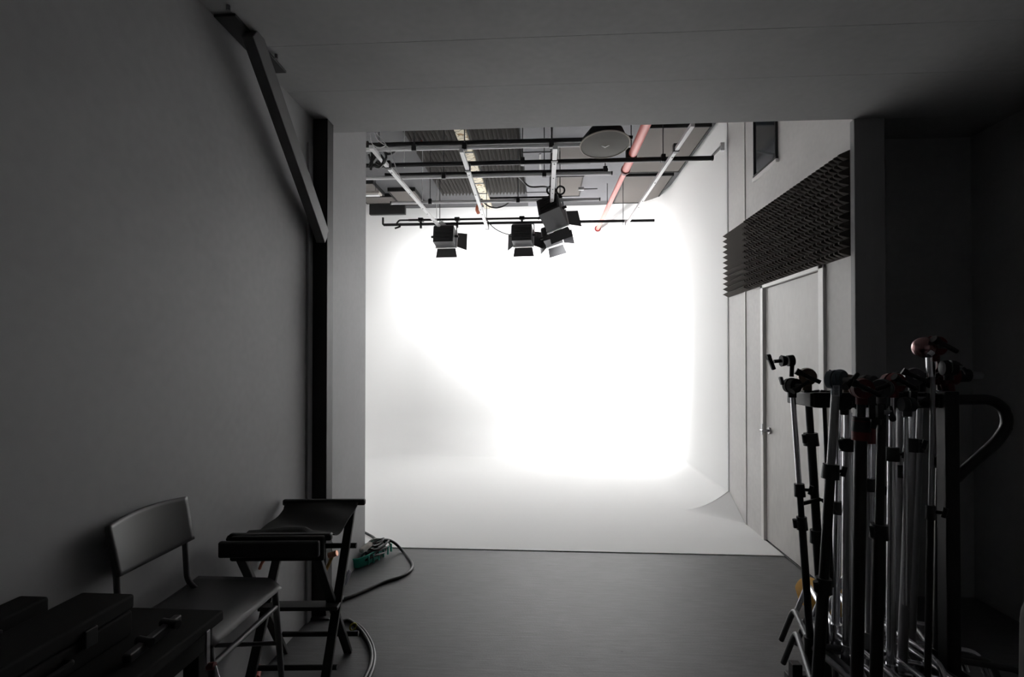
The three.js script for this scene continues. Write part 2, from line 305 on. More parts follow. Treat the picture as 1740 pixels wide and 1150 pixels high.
// ------------------------------------------------------------------ lighting grid
const HG = 3.30;
function gridPipe(label, z, x0, x1, mat, r = .021, h = HG, extra) {
  const p = thing('grid_pipe', label, 'pipe', [0, 0, 0], 'cross pipes of the lighting grid');
  part('tube', rod(V(x0, h, z), V(x1, h, z), r), mat, p);
  for (const x of [x0, x1]) part('end_cap', rod(V(x - .006, h, z), V(x + .006, h, z), r + .003), mBlackMetal, p);
  for (const x of extra || []) { part('drop_rod', rod(V(x, h, z), V(x, HS, z), .005), mGreyMetal, p); part('clamp', rb(x - .02, x + .02, h - r - .006, h + r + .02, z - r - .006, z + r + .006, .005), mBlackMetal, p); }
  return p;
}
gridPipe('white cross pipe of the lighting grid below a black one, nearest the header', -4.46, -2.9, .34, mWhiteMetal, .017, 3.262, [-1.1, -.67, .06]);
gridPipe('black cross pipe of the lighting grid above a white one, nearest the header', -4.5, -2.9, .34, mBlackMetal, .02, 3.318, [-1.9]);
gridPipe('long black cross pipe of the lighting grid ending near the wing wall', -4.93, -2.9, 1.52, mBlackMetal, .021, HG, [-1.55, -.2, 1.08]);
gridPipe('white cross pipe of the lighting grid ending short of the red pipe', -5.27, -2.9, .66, mWhiteMetal, .017, HG, [-1.0, .0]);
gridPipe('black cross pipe lying on the white one that ends short of the red pipe', -5.31, -1.6, .62, mBlackMetal, .016, 3.345, [.6]);
gridPipe('short white cross pipe of the lighting grid over the tilted lamp', -6.12, -1.78, .63, mWhiteMetal, .018, HG, [-1.32, -.3]);
gridPipe('black cable rail just above the short white cross pipe', -6.15, -.62, .2, mBlackMetal, .012, 3.345, [.18]);
{ // lamp rail: double black rail at the far end
  const p = thing('lamp_rail', 'black double rail carrying the lamps over the cyclorama', 'rail');
  const a = at(652, 382, -7.2), b = at(1112, 374.5, -7.2), u = at(672, 372, -7.2);
  part('lower_rail', rod(a, b, .019), mBlackMetal, p);
  part('upper_rail', rod(V(-1.85, 3.385, -7.2), V(.2, 3.385, -7.2), .015), mBlackMetal, p);
  part('end_hook', bend([V(a.x + .01, a.y, -7.2), V(a.x - .01, a.y + .01, -7.2), V(a.x - .01, a.y + .1, -7.2)], .014, .008), mBlackMetal, p);
  part('end_hook', bend([V(-1.8, 3.385, -7.2), V(-1.98, 3.385, -7.2), V(-2.02, 3.34, -7.2), V(-1.96, 3.30, -7.2), V(-2.04, 3.275, -7.2)], .012, .02), mBlackMetal, p);
  for (const x of [-1.68, -1.18, -.3, .16]) { part('link', rb(x - .014, x + .014, 3.27, 3.41, -7.22, -7.18, .004), mBlackMetal, p); part('clamp', rb(x - .035, x + .035, 3.36, 3.41, -7.235, -7.165, .006), mBlackMetal, p); }
  for (const x of [-1.42, -.78, 1.05]) part('drop_rod', rod(V(x, 3.27, -7.2), V(x, HS, -7.2), .005), mGreyMetal, p);
}
function strut(label, a, b, w = .036) {
  const p = thing('strut', label, 'strut', [0, 0, 0], 'white struts along the lighting grid');
  part('channel', bar(a, b, w, .032), mWhiteMetal, p);
  for (const t of [.2, .42, .62, .7, .82]) { const q = a.clone().lerp(b, t); part('bolt', rod(q.clone().add(V(0, -.021, 0)), q.clone().add(V(0, .0, 0)), .006, .006, 6), mGreyMetal, p); }
  for (const t of [.16, .97]) { const q = a.clone().lerp(b, t); part('clamp', rb(q.x - w / 2 - .008, q.x + w / 2 + .008, q.y - .022, q.y + .05, q.z - .025, q.z + .025, .005), t < .5 ? mBlackMetal : mWhiteMetal, p); }
  return p;
}
strut('white strut of the lighting grid ending over the lamp beside the grey wall end', V(-1.42, 3.222, -4.3), V(-1.39, 3.25, -7.2));
strut('white strut of the lighting grid with a red strap and a black cable', V(-.69, 3.222, -4.42), V(-.77, 3.25, -7.25));
strut('short white strut of the lighting grid ending at the tilted lamp', V(.09, 3.222, -4.4), V(.085, 3.25, -6.15), .04);
strut('white strut of the lighting grid beside the red pipe', V(1.12, 3.25, -4.1), V(1.08, 3.265, -7.2), .032);
{ // strut-end gusset
  const g = thing('gusset_plate', 'white triangular gusset where strut meets the lamp rail', 'bracket');
  const s = new THREE.Shape(); s.moveTo(-.07, .0); s.lineTo(.1, 0); s.lineTo(-.01, .11); s.closePath();
  part('plate', new THREE.ExtrudeGeometry(s, { depth: .008, bevelEnabled: false }).translate(-1.38, 3.262, -7.172), mWhiteMetal, g);
  part('bolt', rod(V(-1.38, 3.29, -7.164), V(-1.38, 3.29, -7.155), .01, .01, 6), mGreyMetal, g);
}
{ // sprinkler pipe
  const p = thing('sprinkler_pipe', 'red sprinkler pipe running back into the cyclorama wall', 'pipe');
  const y = 3.57, X = .885, zr = -5.95;
  part('main_pipe', rod(V(X + .035, y, -3.3), V(X + .01, y, zr), .043, .043, 20), mRedPipe, p);
  part('reducer', lathe([[0, 0], [.05, 0], [.05, .05], [.034, .1], [.034, .12], [0, .12]]).rotateX(-Math.PI / 2).translate(X + .01, y, zr + .03), mRed, p);
  part('branch_pipe', rod(V(X + .01, y, zr - .05), V(X - .035, y, ZB - .05), .03, .03, 16), mRedPipe, p);
  part('escutcheon', rod(V(X - .035, y, ZB + .004), V(X - .035, y, ZB + .02), .05), mRed, p);
  const hg = part('hanger', [rod(V(X, y, -5.5), V(X, HS, -5.5), .005), rb(X - .055, X + .055, y - .05, y + .06, -5.47, -5.53, .01)], mBlackMetal, p);
  part('hanger', [rod(V(X - .02, y, -7.4), V(X - .02, HS, -7.4), .005)], mBlackMetal, p);
}
{ // white bracket at the end of the long black pipe
  const b = thing('pipe_bracket', 'white angled bracket between black pipe end and wing wall', 'bracket');
  part('arm', bar(V(1.52, HG + .02, -4.93), V(1.74, HG + .28, -5.38), .02, .02), mWhiteMetal, b);
  part('foot', rb(1.735, 1.775, HG + .24, HG + .32, -5.37, -5.42, .004), mWhiteMetal, b);
}
{ // round softbox
  const c = at(1028, 246, -4.3), s = thing('softbox', 'round black softbox with grey diffuser face and white chevron', 'softbox', [c.x, c.y, c.z]);
  const R = .2, tilt = V(0.03, -1, .16).normalize();
  const q = new THREE.Quaternion().setFromUnitVectors(V(0, -1, 0), tilt), rot = g => g.applyQuaternion(q);
  const oct = [[R - .008, .004], [R - .004, .012], [R * .86, .075], [R * .62, .125], [.05, .135], [.05, .17], [0, .17]];
  part('shell', rot(lathe(oct, 8).toNonIndexed()), mBlackPlastic, s).geometry.computeVertexNormals();
  const face = part('diffuser', rot(lathe([[0, -.018], [R * .5, -.013], [R - .01, 0], [R - .008, .01], [0, .01]], 48)), mDiffuser, s);
  part('rim', rot(new THREE.TorusGeometry(R - .004, .006, 8, 56).rotateX(Math.PI / 2)), mBeige, s);
  const ch = new THREE.Shape(); ch.moveTo(-.034, .02); ch.lineTo(-.022, .02); ch.lineTo(0, .003); ch.lineTo(.022, .02); ch.lineTo(.034, .02); ch.lineTo(0, -.014); ch.closePath();
  const cg = new THREE.ExtrudeGeometry(ch, { depth: .002, bevelEnabled: false }).rotateX(Math.PI / 2).translate(0, -.0185, 0);
  part('chevron_mark', rot(cg), new THREE.MeshStandardMaterial({ color: 0xffffff, roughness: .6, side: THREE.DoubleSide }), face);
  part('lamp_stem', rod(V(0, .15, 0), V(-.01, HS - c.y, -.02), .012), mBlackMetal, s);
  part('tilt_knob', rod(V(.17, .05, .02), V(.215, .045, .02), .014), mBlackPlastic, s);
}
// ------------------------------------------------------------------ lamps with barn doors
function lamp(label, pos, dir, roll, w, h, d, power, hang, spread, flaps) {
  const g = thing('studio_lamp', label, 'lamp', [pos.x, pos.y, pos.z], 'barn door lamps on the grid');
  const z = dir.clone().normalize().negate(), x = V(0, 1, 0).cross(z).normalize(), y = z.clone().cross(x);
  const m = new THREE.Matrix4().makeBasis(x, y, z).multiply(new THREE.Matrix4().makeRotationZ(roll));
  const q = new THREE.Quaternion().setFromRotationMatrix(m), Rt = ge => ge.applyQuaternion(q), W = v => v.applyQuaternion(q);
  // housing: open-fronted tapering shell, front at -z
  const t = .006;
  const top = rb(-w / 2, w / 2, h / 2 - t, h / 2, -d / 2, d / 2, .003), side = s => rb(s * w / 2, s * (w / 2 - t), -h / 2, h / 2, -d / 2, d / 2, .003), back = rb(-w / 2, w / 2, -h / 2, h / 2, d / 2 - t, d / 2, .003);
  part('housing', Rt(merge([top, side(1), side(-1), back])), mLampBody, g);
  const pan = part('underside', Rt(rb(-w / 2 + .001, w / 2 - .001, -h / 2, -h / 2 + t, -d / 2, d / 2 - .001, .003)), mLampBottom, g);
  const fins = []; for (let i = -3; i <= 3; i++) fins.push(rb(-w * .4, w * .4, i * h * .11 - .004, i * h * .11 + .004, d / 2, d / 2 + .012, .002));
  part('cooling_fins', Rt(merge(fins)), mLampBody, g);
  part('lens_ring', Rt(merge([rb(-w / 2 - .012, w / 2 + .012, -h / 2 - .012, -h / 2 + .004, -d / 2 - .014, -d / 2, .003), rb(-w / 2 - .012, w / 2 + .012, h / 2 - .004, h / 2 + .012, -d / 2 - .014, -d / 2, .003), rb(-w / 2 - .012, -w / 2 + .004, -h / 2, h / 2, -d / 2 - .014, -d / 2, .003), rb(w / 2 - .004, w / 2 + .012, -h / 2, h / 2, -d / 2 - .014, -d / 2, .003)])), mWhiteMetal, g);
  part('lens', Rt(new THREE.BoxGeometry(w - .02, h - .02, .006).translate(0, 0, -d / 2 + .03)), mGlow, g);
  const fl = (nx, ny, ang, len) => {          // flap hinged on a front edge, opened by ang from the lamp axis
    const wid = nx ? h : w, off = nx ? w / 2 + .012 : h / 2 + .012, o = V(nx * off, ny * off, -d / 2 - .016), dd = V(nx * Math.sin(ang), ny * Math.sin(ang), -Math.cos(ang)), side = V(ny, nx, 0).normalize(), n = dd.clone().cross(side);
    const s = new THREE.Shape(); s.moveTo(-wid * .46, 0); s.lineTo(wid * .46, 0); s.lineTo(wid * .54, len); s.lineTo(-wid * .54, len); s.closePath();
    const ge = new THREE.ExtrudeGeometry(s, { depth: .003, bevelEnabled: false }).applyMatrix4(new THREE.Matrix4().makeBasis(side, dd, side.clone().cross(dd))).translate(o.x, o.y, o.z);
    part('barn_door', Rt(ge), mLampBody, g);
  };
  for (const f of flaps) fl(...f);
  // yoke
  const yk = [V(-w / 2 - .02, 0, 0), V(-w / 2 - .02, h / 2 + .05, 0), V(w / 2 + .02, h / 2 + .05, 0), V(w / 2 + .02, 0, 0)].map(W);
  part('yoke', bend(yk, .008, .03), mSteel, g);
  for (const s of [-1, 1]) part('tilt_knob', Rt(rod(V(s * w / 2, 0, 0), V(s * (w / 2 + .05), 0, 0), .016)), mBlackPlastic, g);
  const top2 = W(V(0, h / 2 + .05, 0));
  part('hanger_clamp', [rod(top2, hang.clone().sub(pos), .012), rb(-.03, .03, -.03, .03, -.03, .03, .008).translate(hang.x - pos.x, hang.y - pos.y, hang.z - pos.z)], mBlackMetal, g);
  const L = new THREE.SpotLight(0xffffff, power, 0, spread, .55, 2);
  L.name = 'lamp_light'; L.position.copy(W(V(0, 0, -d / 2 + .015))); L.target.position.copy(W(V(0, 0, -3))); L.target.name = 'lamp_aim'; L.castShadow = true; L.shadow.radius = 4; L.shadow.mapSize.set(2048, 2048); L.shadow.bias = -.001;
  g.add(L, L.target);
  return g;
}
const R_ = Math.PI / 180, four = (b, r, t = -8, l = 40) => [[0, -1, b * R_, .12], [1, 0, r * R_, .14], [0, 1, t * R_, .13], [-1, 0, l * R_, .14]];
lamp('black boxy lamp with barn doors hung by the gusset plate', at(756, 402, -7.05), V(.05, -.19, -1), 0, .27, .22, .19, LAMP * .36, V(-1.31, 3.27, -7.2), 72 * R_, four(74, 55, -8, 14));
lamp('black boxy lamp with barn doors at the end of the drooping black cable', at(888, 400, -7.05), V(.10, -.19, -1), 0, .26, .22, .19, LAMP * .6, V(-.29, 3.27, -7.2), 72 * R_, four(74, 55));
lamp('largest black lamp, tilted sideways below the short white strut', at(938, 361, -6.1), V(.50, -.72, -1), .38, .25, .27, .27, LAMP * 1.1, V(.1, 3.30, -6.12), 44 * R_, four(35, 58, -8, -18));
lamp('grey-bladed lamp tucked under the largest tilted lamp', at(938, 400, -7.0), V(.30, -.30, -1), .25, .22, .2, .18, LAMP * .9, V(.16, 3.27, -7.2), 68 * R_, four(56, 60, -8, 50));

// ------------------------------------------------------------------ grid cables and small rigging
{
  const cable = (name, pts, r, m, label, cat, group) => solo(name, hose(pts, r, 48, 6), m, label, cat, group);
  cable('lamp_cable', [at(812, 350, -7.0), at(822, 366, -7.1), at(838, 386, -7.1), at(856, 396, -7.05), at(872, 399.5, -7.0), at(886, 400, -6.92)], .007, mRubber, 'black cable drooping from the strut to a boxy lamp', 'cable');
  solo('strap', hose([at(817, 346, -6.9), at(812, 350, -6.85), at(810.5, 356, -6.85), at(813, 362, -6.9)], .022, 20, 8), mOrange, 'red strap looped round the white strut', 'strap');
  cable('grid_cable', [at(818, 338, -6.2), at(828, 349, -6.3), at(842, 353, -6.3), at(856, 350, -6.3), at(868, 342, -6.2), at(884, 335, -6.14)], .009, mRubber, 'black cable swagged between strut and short white pipe', 'cable');
  cable('grid_cable', [at(872, 300, -5.3), at(880, 300, -5.4), at(892, 311, -5.6), at(900, 317, -5.6), at(925, 317, -5.7), at(938, 322, -6.0)], .009, mRubber, 'black cable dropping from the white cross pipe beside the duct', 'cable');
  const white = [[[[629, 228], [633, 245], [645, 251], [655, 248]], 'white cable curving over the pipe by the grey wall end, the most curved one'], [[[636, 226], [642, 238], [655, 247], [662, 252]], 'white cable slanting down to the pipe crossing by the grey wall end, the middle one'], [[[640, 226], [648, 236], [656, 246]], 'white cable slanting down to the pipe crossing, farthest from the grey wall end'], [[[662, 252], [668, 270], [674, 288], [684, 308]], 'thin white cable trailing along the white strut']];
  for (const [pts, lab] of white) cable('white_cable', pts.map(([a, b]) => at(a, b, -4.42)), .004, mWhiteMetal, lab, 'cable');
  const bl = [[[626, 250], [640, 248], [660, 246], [675, 250]], [[630, 288], [634, 268], [640, 250], [650, 245]], [[626, 262], [634, 280], [644, 284], [652, 272], [644, 262], [634, 272]], [[640, 246], [652, 256], [656, 270], [648, 280], [638, 276]], [[624, 240], [632, 262], [628, 284]], [[650, 250], [664, 246], [672, 256], [660, 262], [648, 254]]];
  for (const pts of bl) cable('cable_loop', pts.map(([a, b], i) => at(a, b, -4.5 - .03 * (i % 2))), .011, mRubber, 'black cable in the tangle on the grid corner by the grey wall end', 'cable', 'tangled cables on the grid corner');
  for (const [px, z, lab] of [[687, -5.0, 'thin pale drop wire beside the white strut, between black pipe and white pipe'], [718, -6.1, 'thin pale drop wire ending on the short white pipe'], [742, -7.15, 'thin pale drop wire above the gusset plate']]) { const p = at(px, 300, z); solo('drop_wire', rod(V(p.x, HG, z), V(p.x, HS, z), .004, .004, 6), mWhiteMetal, lab, 'wire'); }
  { const p = at(988, 323, -6.12), b = thing('cable_connector', 'white cable connector lying above the short white pipe', 'connector'); part('plug', rb(p.x - .035, p.x + .03, p.y - .0, p.y + .03, -6.14, -6.1, .006), mWhiteMetal, b); part('lead', rod(V(p.x + .03, p.y + .012, -6.12), V(p.x + .18, p.y + .012, -6.12), .006), mGreyMetal, b); }
  for (const px of [906, 922]) { const p = at(px, 327, -6.0); solo('coiled_cable', new THREE.TorusGeometry(.045, .011, 8, 24).translate(p.x + .2, p.y + .02, -6.0), mRubber, 'black coil of cable where the short strut meets the tilted lamp', 'cable', 'cable coils above the tilted lamp'); }
}

// ------------------------------------------------------------------ wood-free dark furniture on the left: chair
{
  const o = V(-1.14, 0, -1.75), c = thing('chair', 'dark grey plastic chair with curved backrest and metal legs against the wall', 'chair', o.toArray()), L = (x, y, z) => V(x, y, z).sub(o), HSEAT = .65;
  // curved shells from a grid: f(u,v) -> centre point, with thickness
  const shell = (f, nu, nv, th) => { const pos = [], idx = []; const P0 = (u, v) => f(u, v), e = 1e-3; const nrm = (u, v) => { const a = P0(Math.min(1, u + e), v).sub(P0(Math.max(0, u - e), v)), b = P0(u, Math.min(1, v + e)).sub(P0(u, Math.max(0, v - e))); return a.cross(b).normalize(); };
    for (const s of [1, -1]) for (let i = 0; i <= nu; i++) for (let j = 0; j <= nv; j++) { const p = P0(i / nu, j / nv).addScaledVector(nrm(i / nu, j / nv), s * th / 2); pos.push(p.x, p.y, p.z); }
    const K = (nu + 1) * (nv + 1), I = (i, j) => i * (nv + 1) + j;
    for (let i = 0; i < nu; i++) for (let j = 0; j < nv; j++) { const a = I(i, j), b = I(i + 1, j), cc = I(i + 1, j + 1), d = I(i, j + 1); idx.push(a, b, cc, a, cc, d, K + a, K + cc, K + b, K + a, K + d, K + cc); }
    for (let i = 0; i < nu; i++) for (const j of [0, nv]) { const a = I(i, j), b = I(i + 1, j); j ? idx.push(a, b, K + b, a, K + b, K + a) : idx.push(a, K + b, b, a, K + a, K + b); }
    for (let j = 0; j < nv; j++) for (const i of [0, nu]) { const a = I(i, j), b = I(i, j + 1); i ? idx.push(a, K + b, b, a, K + a, K + b) : idx.push(a, b, K + b, a, K + b, K + a); }
    const g = new THREE.BufferGeometry(); g.setAttribute('position', new THREE.Float32BufferAttribute(pos, 3)); g.setIndex(idx); const n = g.toNonIndexed(); n.computeVertexNormals(); g.computeVertexNormals(); return metric(g); };
  part('seat', shell((u, v) => { // u: back to front, v: along z
    const x = -1.305 + u * .32, roll = u > .82 ? Math.pow((u - .82) / .18, 2) * .035 : 0, dish = -.010 * Math.sin(Math.PI * v) * (1 - u);
    return L(x, HSEAT - roll + dish, -1.545 - v * .412); }, 24, 14, .013), mChairPlastic, c);
  part('backrest', shell((u, v) => { const s = 2 * v - 1, x = -1.272 - .02 * (1 - s * s) - .018 * u, y = .822 - .010 * (1 - s * s) + u * (.157 + .02 * (1 - s * s)); return L(x, y, -1.687 - .02 * (1 - u) - s * (.172 + .004 * u)); }, 12, 24, .011), mChairPlastic, c);
  for (const [z, zs] of [[-1.548, -1.56], [-1.856, -1.875]]) part('back_upright', bend([L(-1.255, HSEAT - .012, zs), L(-1.280, HSEAT + .03, z), L(-1.290, .83, z), L(-1.305, .965, z + .012)], .010, .028), mLegMetal, c);
  for (const z of [-1.556, -1.945]) { part('leg', rod(L(-1.003, HSEAT - .02, z), L(-.955, 0, z - .01), .012, .010), mLegMetal, c); part('leg', rod(L(-1.27, HSEAT - .014, z), L(-1.305, 0, z), .011, .010), mLegMetal, c); part('side_rail', rod(L(-1.27, HSEAT - .022, z), L(-1.003, HSEAT - .022, z), .009), mLegMetal, c); part('side_rail', rod(L(-1.282, .4, z), L(-.983, .42, z), .008), mLegMetal, c); }
  part('stretcher', rod(L(-.996, .555, -1.556), L(-.996, .555, -1.945), .0095), mLegMetal, c);
}
{ // tall folding stool with canvas seat
  const s = thing('folding_stool', 'tall black folding stool with sagging canvas seat and crossed legs', 'stool', [-1.12, 0, -2.43]);
  s.rotation.y = .08;
  const o = V(-1.12, 0, -2.43), L = (x, y, z) => V(x, y, z).sub(o), xl = -1.285, xr = -.91, zf = -2.13, zr = -2.665, H = .75;
  // canvas
  { const pos = [], idx = [], nu = 26, nv = 12; for (let i = 0; i <= nu; i++) for (let j = 0; j <= nv; j++) { const u = i / nu, v = j / nv, z = zf + (zr - zf) * u, sag = -.055 * Math.sin(Math.PI * u) - .012 * Math.sin(u * 9 + v * 5) * Math.sin(Math.PI * u) + (u > .12 && u < .3 ? .022 * Math.sin((u - .12) / .18 * Math.PI) * (v < .75 ? 1 : .3) : 0); const p = L(xl + .01 + (xr - xl - .02) * v, H + .012 + sag, z); pos.push(p.x, p.y, p.z); }
    for (let i = 0; i < nu; i++) for (let j = 0; j < nv; j++) { const a = i * (nv + 1) + j, b = a + 1, d = a + nv + 1, e = d + 1; idx.push(a, b, d, b, e, d); }
    const K = pos.length / 3; for (let k = 0; k < K; k++) pos.push(pos[3 * k], pos[3 * k + 1] - .006, pos[3 * k + 2]); const n0 = idx.length; for (let k = 0; k < n0; k += 3) idx.push(idx[k] + K, idx[k + 2] + K, idx[k + 1] + K);
    const edge = (a, b) => idx.push(a, a + K, b, b, a + K, b + K); for (let i = 0; i < nu; i++) { edge(i * (nv + 1), (i + 1) * (nv + 1)); edge((i + 1) * (nv + 1) + nv, i * (nv + 1) + nv); }
    const g = new THREE.BufferGeometry(); g.setAttribute('position', new THREE.Float32BufferAttribute(pos, 3)); g.setIndex(idx); g.computeVertexNormals(); part('canvas_seat', metric(g), mCanvas, s); }
  part('seat_bar', bar(L(xl - .02, H, zr), L(xr + .02, H, zr), .028, .03, V(0, 1, 0), .008), mBlackPaint, s);
  part('seat_bar', bar(L(xl - .02, H, zf), L(xr + .02, H, zf), .028, .03, V(0, 1, 0), .008), mBlackPaint, s);
  part('seat_sleeve', rb(xl - .0, xr, H - .085, H + .014, zf + .016, zf + .045, .01).translate(-o.x, -o.y, -o.z), mCanvas, s);
  part('armrest_board', rb(xl - .03, xr - .01, H - .06, H + .004, zf + .05, zf + .075, .008).translate(-o.x, -o.y, -o.z), mBlackPaint, s);
  for (const [x, dx] of [[xl + .012, .0], [xr - .045, 0]]) {
    part('leg', bar(L(x, H, zr), L(x + .012, 0, zf - .01), .022, .04, V(1, 0, 0), .004), mBlackPaint, s);
    const lg = part('leg', bar(L(x - .025, H, zf), L(x - .014, 0.004, zr + .02), .022, .04, V(1, 0, 0), .004), mBlackPaint, s);
    part('rivet', rod(L(x - .03, .372, -2.425), L(x + .025, .372, -2.425), .009), mSteel, s);
    part('foot_cap', rod(L(x - .014, .0, zr + .02), L(x - .014, .02, zr + .024), .015), mSteel, s);
  }
  part('stretcher', rod(L(xl, .11, -2.615), L(xr, .11, -2.615), .013), mBlackPaint, s);
  part('stretcher', rod(L(xl, .56, -2.575), L(xr, .56, -2.575), .013), mBlackPaint, s);
  part('foot_rest', bar(L(xl, .36, -2.37), L(xr - .02, .36, -2.37), .07, .018), mBlackPaint, s);
  part('stretcher', rod(L(xl, .14, -2.27), L(xr, .14, -2.27), .012), mBlackPaint, s);
}
{ // mallet hanging on the stool
  const m = thing('mallet', 'yellow-handled mallet with copper head hanging below the stool seat', 'mallet');
  const a = at(566, 942, -2.60), b = at(547, 984, -2.60);
  part('handle', rod(b, a, .007, .0085), mWood, m);
  part('head', rod(a.clone().add(V(-.022, -.006, 0)), a.clone().add(V(.02, .008, 0)), .014), mCopper, m);
  part('hanging_cord', hose([a.clone().add(V(0, .0, 0)), V(a.x - .005, a.y + .03, -2.595), V(a.x, .575, -2.59), V(a.x + .004, .568, -2.575)], .002, 12, 5), mRubber, m);
}
{ const g = new THREE.IcosahedronGeometry(.05, 3), p = g.attributes.position; for (let i = 0; i < p.count; i++) { const n = 1 + .35 * noise.noise(p.getX(i) * 40, p.getY(i) * 40, p.getZ(i) * 40); p.setXYZ(i, p.getX(i) * n * .4, p.getY(i) * n * 1.15, p.getZ(i) * n * .5); } g.rotateZ(-.4).translate(-1.285, .058, -3.42); g.computeVertexNormals(); solo('plastic_wrapper', g, M([.45, .46, .52], .3), 'crumpled pale plastic wrapper on the floor against the grey wall', 'wrapper'); }
solo('orange_cord', hose([at(441, 966, -2.13), at(446, 955, -2.12), at(454, 948, -2.11), at(466, 945, -2.1), at(474, 942, -2.1)], .006, 24, 8), mOrange, 'short orange cord tucked under the front bar of the stool', 'cord');

// ------------------------------------------------------------------ cables and green tray by the grey wall end
{
  const t = thing('cable_tray', 'low green plastic tray full of cables on the floor by the grey wall end', 'tray');
  const sh = (s, y) => { const c = []; for (let i = 0; i <= 40; i++) { const a = i / 40 * 2 * Math.PI; const ca = Math.cos(a), sa = Math.sin(a); c.push(V(-1.262 + s * .075 * Math.sign(sa) * Math.pow(Math.abs(sa), .7), y, -3.92 + s * .2 * Math.sign(ca) * Math.pow(Math.abs(ca), .7))); } return c; };
  const rings = [[.0, .006], [.84, .006], [.9, .012], [1.0, .075], [1.06, .08], [1.06, .086], [.97, .083], [.86, .018], [0, .014]].map(([s, y]) => sh(s, y)), pos = [], idx = [];
  for (const r of rings) for (const p of r) { const k = -.28, dx = p.x + 1.235, dz = p.z + 3.97; pos.push(-1.262 + dx * Math.cos(k) + dz * Math.sin(k), p.y, -3.92 - dx * Math.sin(k) + dz * Math.cos(k)); }
  for (let i = 0; i < rings.length - 1; i++) for (let j = 0; j < 40; j++) { const a = i * 41 + j, b = a + 1, c = a + 41, d = c + 1; idx.push(a, c, b, b, c, d); }
  const g = new THREE.BufferGeometry(); g.setAttribute('position', new THREE.Float32BufferAttribute(pos, 3)); g.setIndex(idx); g.computeVertexNormals(); part('tray_body', metric(g), new THREE.MeshStandardMaterial({ color: mGreen.color, roughness: .4, side: THREE.DoubleSide }), t);
  for (const w of [-.13, -.07, -.01, .05, .11, .15]) { const k = -.28, dx = .0735 - .06 * Math.pow(Math.abs(w) / .2, 4); part('rib', rb(-.004, .006, .016, .076, -.006, .006, .002).rotateY(k).translate(-1.262 + dx * Math.cos(k) + w * Math.sin(k), 0, -3.92 - dx * Math.sin(k) + w * Math.cos(k)), mGreen, t); }
  const loops = [[-1.25, .055, -3.88, .055, .13, mRubber], [-1.235, .072, -3.93, .05, .14, mRubber], [-1.26, .085, -3.91, .045, .11, mGreyRubber], [-1.24, .098, -3.94, .055, .12, mRubber], [-1.262, .112, -3.94, .04, .1, mRubber]];
  loops.forEach(([x, y, z, a, b, m], i) => { const pts = []; for (let k = 0; k < 14; k++) { const t2 = k / 14 * 2 * Math.PI; const u = a * Math.cos(t2), w = b * Math.sin(t2), q = -.28; pts.push(V(x + u * Math.cos(q) + w * Math.sin(q), y + .008 * Math.sin(t2 * 3 + i), z - u * Math.sin(q) + w * Math.cos(q))); } solo('extension_cord', hose(pts, .008, 70, 7, true), m, m === mGreyRubber ? 'grey cord coiled among black cords in the green tray' : 'black cord coiled in the green tray', 'cord', m === mGreyRubber ? undefined : 'black cords in the green tray'); });
  solo('beige_plug', [rb(-.02, .02, -.017, .017, -.06, .06, .012).rotateY(-.3).rotateX(.15).translate(-1.28, .128, -3.79)], mBeige, 'beige plug lying on the cords in the green tray', 'plug');
  const f = y => (px, py) => { const d = rayOf(px, py); return V(0, EYE, 0).addScaledVector(d, (y - EYE) / d.y); }, G = f(.011), G2 = f(.024);
  solo('floor_cable', hose([G(560, 925).setX(-1.9), G(610, 903), G(628, 909), G(640, 917), G(652, 925), G2(652, 934), f(.1)(640, 925), f(.11)(655, 917), f(.07)(670, 922), G(684, 936), G(696, 950), G(701, 962), G(694, 972), G(680, 980), G(655, 988), G(625, 1001), G(600, 1012), G(572, 1022), G(560, 1030)], .0105, 160, 8), mRubber, 'thick black cable looping out of the green tray across the floor', 'cable');
  solo('floor_cable', hose([G(575, 1058), G(590, 1054), G(608, 1066), G(622, 1084), G(631, 1108), G(629, 1132), G(618, 1156), G(600, 1190)], .0105, 80, 8), mRubber, 'black cable curving on the floor beside the stool foot', 'cable');
  solo('floor_cable', hose([G(592, 1052), G(612, 1064), G(627, 1083), G(636, 1108), G(634, 1134), G(622, 1162), G(604, 1196)].map(p => p.setY(.010)), .0085, 80, 8), mGreyRubber, 'grey cable curving alongside the black one by the stool foot', 'cable');
  { const tp = G(600, 1068); solo('cable_tie', new THREE.TorusGeometry(.018, .005, 8, 18).rotateY(.8).translate(tp.x, .022, tp.z), M([.35, .32, .02], .5), 'yellow tie round the cables on the floor by the stool', 'cable tie'); }
  const c3 = [[452, 1104], [440, 1118], [430, 1134], [424, 1156]], G3 = f(.015);
  [[mGreyRubber, 0, 'grey lead running to a red plug under the chair'], [mRubber, 8, 'black lead beside the grey one under the chair']].forEach(([m, dx, lab]) => solo('plug_lead', hose(c3.map(([a, b]) => G3(a + dx, b)), .006, 30, 7), m, lab, 'cable'));
  { const a = G3(438, 1140), b = G3(436, 1158); solo('red_plug', rod(a.setY(.03), b.setY(.03), .018, .014), M([.45, .03, .02], .4), 'red cable plug lying on the floor under the chair', 'plug'); }
}

